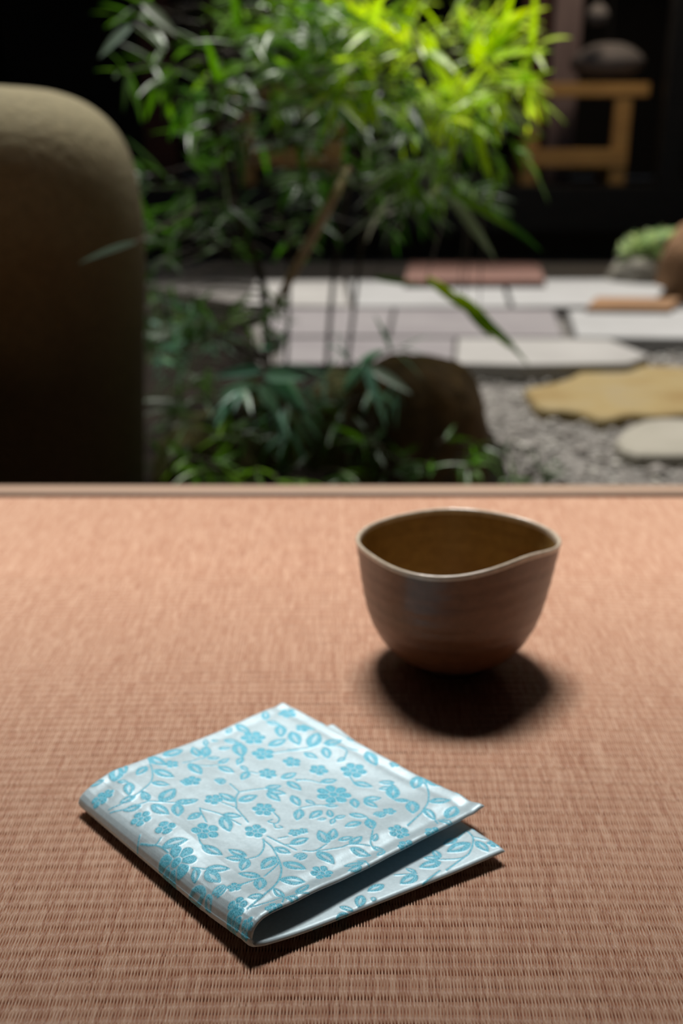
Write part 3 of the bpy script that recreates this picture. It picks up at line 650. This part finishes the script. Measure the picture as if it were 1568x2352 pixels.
# ------------------------------------------------------------------ plants
class Leaves:
    def __init__(s): s.V = []; s.F = []; s.K = []; s.n = 0
    def add(s, p, d, L, wd, col, droop=.25, up=None):
        d = d.normalized(); up = up or Vector((rnd.gauss(0, .5), rnd.gauss(0, .5), 1)).normalized()
        sd_ = d.cross(up)
        if sd_.length < .05: sd_ = d.cross(Vector((1, .3, 0)))
        sd_.normalize(); nn = sd_.cross(d).normalized(); m = 6; q = p.copy(); dd = d.copy()
        for k in range(m+1):
            t = k/m; ww = wd*.5*(math.sin(PI*min(1, (t*.93+.07))**.72)**.9 if t < 1 else 0)
            s.V += [q-sd_*ww+nn*ww*.35, q.copy(), q+sd_*ww+nn*ww*.35]; s.K += [col]*3
            dd = (dd+Vector((0, 0, -droop/m))).normalized(); q = q+dd*(L/m)
        for k in range(m):
            a = s.n+3*k; s.F += [(a, a+1, a+4, a+3), (a+1, a+2, a+5, a+4)]
        s.n += 3*(m+1)
    def make(s, parent, name='foliage'):
        me = npmesh(name, np.array([v[:] for v in s.V]), np.array(s.F), {'leafcol': np.array([(*c, 1) for c in s.K])})
        return link(name, me, M['leaf'], parent)
def jit(c, k=.25):
    v = 1+rnd.uniform(-k, k); h = rnd.uniform(-.12, .12); return (max(.003, c[0]*v*(1+h)), c[1]*v, max(.002, c[2]*v*(1-h)))
YEL = (.42, .60, .006); GRN = (.12, .26, .010); DKG = (.035, .10, .010); MID = (.06, .15, .012); BLU = (.20, .40, .27); GRY = (.22, .28, .2)  # YEL sunlit, DKG in canopy shade: light put into leaf colours
def spray(Lv, tw, p, dirv, n, L, col, spread=.9, droop=.35, wr=.13):
    """one twig with a fan of narrow leaves"""
    dirv = dirv.normalized(); tl = L*.9; end = p+dirv*tl+Vector((0, 0, -.02*tl/.1*.3))
    tube(tw, [p, (p+end)/2+Vector((0, 0, .004)), end], [.0014, .0012, .0008], 5)
    for i in range(n):
        t = rnd.uniform(.25, 1); q = p+(end-p)*t
        v = dirv+Vector((rnd.gauss(0, spread), rnd.gauss(0, spread), rnd.gauss(0, spread*.75)))
        l = L*rnd.uniform(.7, 1.25); Lv.add(q, v, l, l*wr*rnd.uniform(.8, 1.2), jit(col), droop)
def plant(name, label, cat, stems, regions, extra=(), base=None, dirbias=None):
    b = base or Vector(stems[0][0][0]); t = thing(name, label, cat, (b[0], b[1], GZ+.01)); off = Vector(t.location)
    Lv = Leaves(); tw = bmesh.new(); pts = []
    for P_, r0, r1, mat in stems:
        sp = spline([tuple(Vector(p)-off) for p in P_], 8); n_ = len(sp)
        bm = bmesh.new(); tube(bm, sp, [r0+(r1-r0)*i/(n_-1) for i in range(n_)], 8); obj('stem', bm, M[mat], t, True)
        pts += [Vector(q) for q in sp[n_//4:]]
    for (cx, cy, rx, ry, n, Y0, Y1, L, col, ld) in regions:
        for _ in range(n):
            a = rnd.uniform(0, 2*PI); r = math.sqrt(rnd.random()); px = cx+rx*r*math.cos(a); py = cy+ry*r*math.sin(a); Y = rnd.uniform(Y0, Y1)
            q = ony(px, py, Y)-off; s_ = min(pts, key=lambda v: (v-q).length+.25*abs(v.z-q.z))
            dv = (q-s_); 
            if dv.length > .03:
                mid = s_+dv*.55+Vector((0, 0, .06*dv.length)); tube(tw, spline([tuple(s_), tuple(mid), tuple(q)], 4), [.0028, .0027, .0025, .0022, .002, .0018, .0016, .0015, .0014], 5)
            dr = dv.normalized()*.6+Vector((rnd.gauss(0, .5), rnd.gauss(0, .4), rnd.gauss(.0, .35)))+(dirbias or Vector((0, 0, 0)))
            spray(Lv, tw, q, dr, ld, L, col)
    for (x0, y0, x1, y1, Y, wpx, col) in extra:
        a = ony(x0, y0, Y)-off; b2 = ony(x1, y1, Y+rnd.uniform(-.05, .05))-off
        Lv.add(a, b2-a, (b2-a).length*1.04, wpx/F*Y, jit(col, .1), .15, up=Vector((rnd.uniform(-.3, .3), -1, .6)))
        s_ = min(pts, key=lambda v: (v-a).length); tube(tw, [s_, (s_+a)/2+Vector((0, 0, .02)), a], [.002, .0016, .001], 5)
    obj('twigs', tw, M['stem'], t); Lv.make(t)
    return t
G = lambda px, Y: Vector((ony(px, 800, Y).x, Y, GZ))
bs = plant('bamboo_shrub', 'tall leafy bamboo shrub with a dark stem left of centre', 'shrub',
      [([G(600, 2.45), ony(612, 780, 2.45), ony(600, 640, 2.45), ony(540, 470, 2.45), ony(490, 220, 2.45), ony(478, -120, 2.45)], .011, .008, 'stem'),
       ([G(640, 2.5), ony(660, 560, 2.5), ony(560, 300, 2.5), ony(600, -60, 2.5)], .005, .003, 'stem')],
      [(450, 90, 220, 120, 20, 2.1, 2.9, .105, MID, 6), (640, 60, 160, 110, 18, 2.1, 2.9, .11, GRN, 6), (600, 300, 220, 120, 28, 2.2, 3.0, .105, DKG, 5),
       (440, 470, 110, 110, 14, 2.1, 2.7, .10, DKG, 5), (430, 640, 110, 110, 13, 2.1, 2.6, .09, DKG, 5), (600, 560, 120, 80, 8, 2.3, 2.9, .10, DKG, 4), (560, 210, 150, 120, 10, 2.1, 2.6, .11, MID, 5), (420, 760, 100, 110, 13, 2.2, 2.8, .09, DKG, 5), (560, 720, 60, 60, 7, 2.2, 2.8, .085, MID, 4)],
      [(300, 60, 225, 125, 1.9, 26, GRY), (330, 10, 410, 75, 1.95, 26, GRY), (312, 556, 180, 592, 1.42, 14, GRY)])  # first two grey leaves: sky sheen put into their colour
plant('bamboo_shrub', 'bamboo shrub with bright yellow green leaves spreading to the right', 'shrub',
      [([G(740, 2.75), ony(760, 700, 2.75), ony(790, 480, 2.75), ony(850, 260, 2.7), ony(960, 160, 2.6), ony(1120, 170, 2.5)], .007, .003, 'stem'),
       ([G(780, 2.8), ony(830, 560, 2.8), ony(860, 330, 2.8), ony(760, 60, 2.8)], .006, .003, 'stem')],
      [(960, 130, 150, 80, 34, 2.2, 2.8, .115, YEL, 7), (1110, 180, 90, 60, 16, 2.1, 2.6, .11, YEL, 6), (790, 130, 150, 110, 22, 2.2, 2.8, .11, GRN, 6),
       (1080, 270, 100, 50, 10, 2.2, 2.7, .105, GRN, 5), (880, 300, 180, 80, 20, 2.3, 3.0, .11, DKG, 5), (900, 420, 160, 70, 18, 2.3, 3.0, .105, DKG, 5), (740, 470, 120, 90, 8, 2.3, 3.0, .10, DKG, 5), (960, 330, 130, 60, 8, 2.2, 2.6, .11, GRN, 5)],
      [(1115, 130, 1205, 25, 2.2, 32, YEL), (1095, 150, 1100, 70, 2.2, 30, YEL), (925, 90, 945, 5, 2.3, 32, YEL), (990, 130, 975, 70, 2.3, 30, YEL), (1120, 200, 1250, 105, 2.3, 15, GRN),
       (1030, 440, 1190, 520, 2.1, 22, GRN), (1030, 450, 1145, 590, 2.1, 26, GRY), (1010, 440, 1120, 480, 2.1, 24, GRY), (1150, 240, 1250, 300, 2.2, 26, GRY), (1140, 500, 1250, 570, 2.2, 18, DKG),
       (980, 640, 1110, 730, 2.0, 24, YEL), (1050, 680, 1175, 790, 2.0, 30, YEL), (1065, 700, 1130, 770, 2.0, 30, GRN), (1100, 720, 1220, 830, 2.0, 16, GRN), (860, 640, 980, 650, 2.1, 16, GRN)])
plant('broad_leaf_sprig', 'low plant with blue green fanned leaves in front of the stones', 'plant',
      [([G(640, 2.1), ony(650, 960, 2.1), ony(630, 850, 2.05)], .005, .003, 'stem'), ([G(800, 2.0), ony(830, 950, 2.0), ony(840, 850, 2.0)], .004, .0025, 'stem')],
      [(660, 880, 110, 60, 9, 1.9, 2.2, .075, BLU, 5), (850, 840, 70, 30, 5, 1.9, 2.2, .075, BLU, 4), (440, 820, 110, 70, 14, 2.2, 2.5, .075, BLU, 5), (400, 940, 80, 70, 12, 2.0, 2.4, .07, DKG, 5), (560, 930, 120, 70, 14, 2.0, 2.3, .07, MID, 4), (560, 760, 130, 40, 7, 2.2, 2.5, .075, GRN, 4), (740, 970, 160, 60, 10, 1.9, 2.1, .07, DKG, 4)],
      [(600, 850, 490, 855, 1.9, 26, BLU), (590, 885, 500, 895, 1.9, 24, BLU), (600, 885, 640, 950, 1.9, 36, BLU), (610, 860, 700, 860, 1.9, 40, BLU), (620, 870, 715, 945, 1.9, 34, BLU), (630, 860, 690, 910, 1.9, 34, BLU),
       (835, 840, 780, 900, 1.85, 24, BLU), (840, 840, 870, 930, 1.85, 24, BLU), (850, 845, 945, 895, 1.85, 26, GRY), (830, 835, 880, 800, 1.85, 22, BLU)])
def tuft(label, px, py, Y, n, L, col, spread=.8):
    p = ony(px, py, Y); t = thing('low_fern', label, 'plant', (p.x, Y, GZ+.01)); Lv = Leaves(); tw = bmesh.new(); off = Vector(t.location)
    hgt = max(.02, p.z-GZ-.01)
    for k in range(n):
        a = rnd.uniform(0, 2*PI); q = Vector((math.cos(a)*.02, math.sin(a)*.02, 0)); top_ = Vector((math.cos(a)*rnd.uniform(.02, .13), math.sin(a)*rnd.uniform(.02, .09), hgt*rnd.uniform(.7, 1.15)))
        tube(tw, spline([tuple(q), tuple((q+top_)*.5+Vector((0, 0, .01))), tuple(top_)], 3), [.002]*7, 5)
        spray(Lv, tw, top_, Vector((math.cos(a), math.sin(a), .1)), 5, L, col, spread)
    obj('stem', tw, M['stem'], t); Lv.make(t); return t
tuft('low green leaves at the mat edge beside the tall khaki stone', 400, 1070, 1.75, 9, .06, MID)
tuft('low dark green leaves at the mat edge between the stones', 620, 1050, 1.8, 10, .06, GRN)
tuft('low bright leaves over the foot of the dark brown boulder', 960, 1040, 1.75, 9, .06, MID)
tuft('dark green tuft at the border of the gravel', 1160, 1060, 2.1, 10, .04, DKG)
tuft('low leafy clump below the middle of the leaves', 790, 1060, 1.85, 9, .055, DKG)
# pale green shrub at the right
t = thing('round_shrub', 'pale green low shrub on the grey stone at the right edge', 'shrub', (*(ony(1520, 590, 6.0).xy), GZ+.2)); Lv = Leaves(); tw = bmesh.new(); c0 = ony(1530, 575, 6.0)-Vector(t.location)
for k in range(170):
    a = rnd.uniform(0, 2*PI); b = rnd.uniform(0, PI/2); r = rnd.uniform(.3, 1)
    q = c0+Vector((.30*r*math.cos(a)*math.cos(b), .22*r*math.sin(a)*math.cos(b), .15*r*math.sin(b)-.05))
    tube(tw, [Vector((c0.x, c0.y, -.02)), q], [.006, .002], 4)
    for _ in range(7): Lv.add(q, Vector((rnd.gauss(0, 1), rnd.gauss(0, 1), rnd.gauss(.4, .7))), .06, .026, jit((.42, .52, .28)), .2)
obj('twigs', tw, M['stem'], t); Lv.make(t)
ld = bpy.data.lights.new('added_chair_light', 'AREA'); lo = bpy.data.objects.new('added_chair_light', ld); C.objects.link(lo)
ld.energy = 15; ld.color = (1, .82, .6); ld.size = .5; lo.location = (1.9, 7.5, 2.35); lo.rotation_euler = (math.radians(-6), 0, 0)  # added fill under the eave to brighten the chairs, no visible lamp
# bare tan culm of the dark stemmed shrub, in front of its leaves
off = Vector(bs.location); a = ony(610, 735, 2.42)-off; b = ony(660, 652, 2.20)-off; c = ony(768, 450, 2.16)-off; d = ony(800, 385, 2.35)-off
bm = bmesh.new(); pp = [tuple(a)]+[tuple(b+(c-b)*k/8) for k in range(9)]+[tuple(d)]; tube(bm, pp, [.005, .0095]+[.0098]*8+[.006], 12)
for k in (3, 6): tube(bm, [b+(c-b)*(k/8-.012), b+(c-b)*(k/8+.012)], [.0115, .0115], 12)
o = obj('culm', bm, M['cane'], bs, True); o['label'] = 'bare tan bamboo culm slanting up to the right'
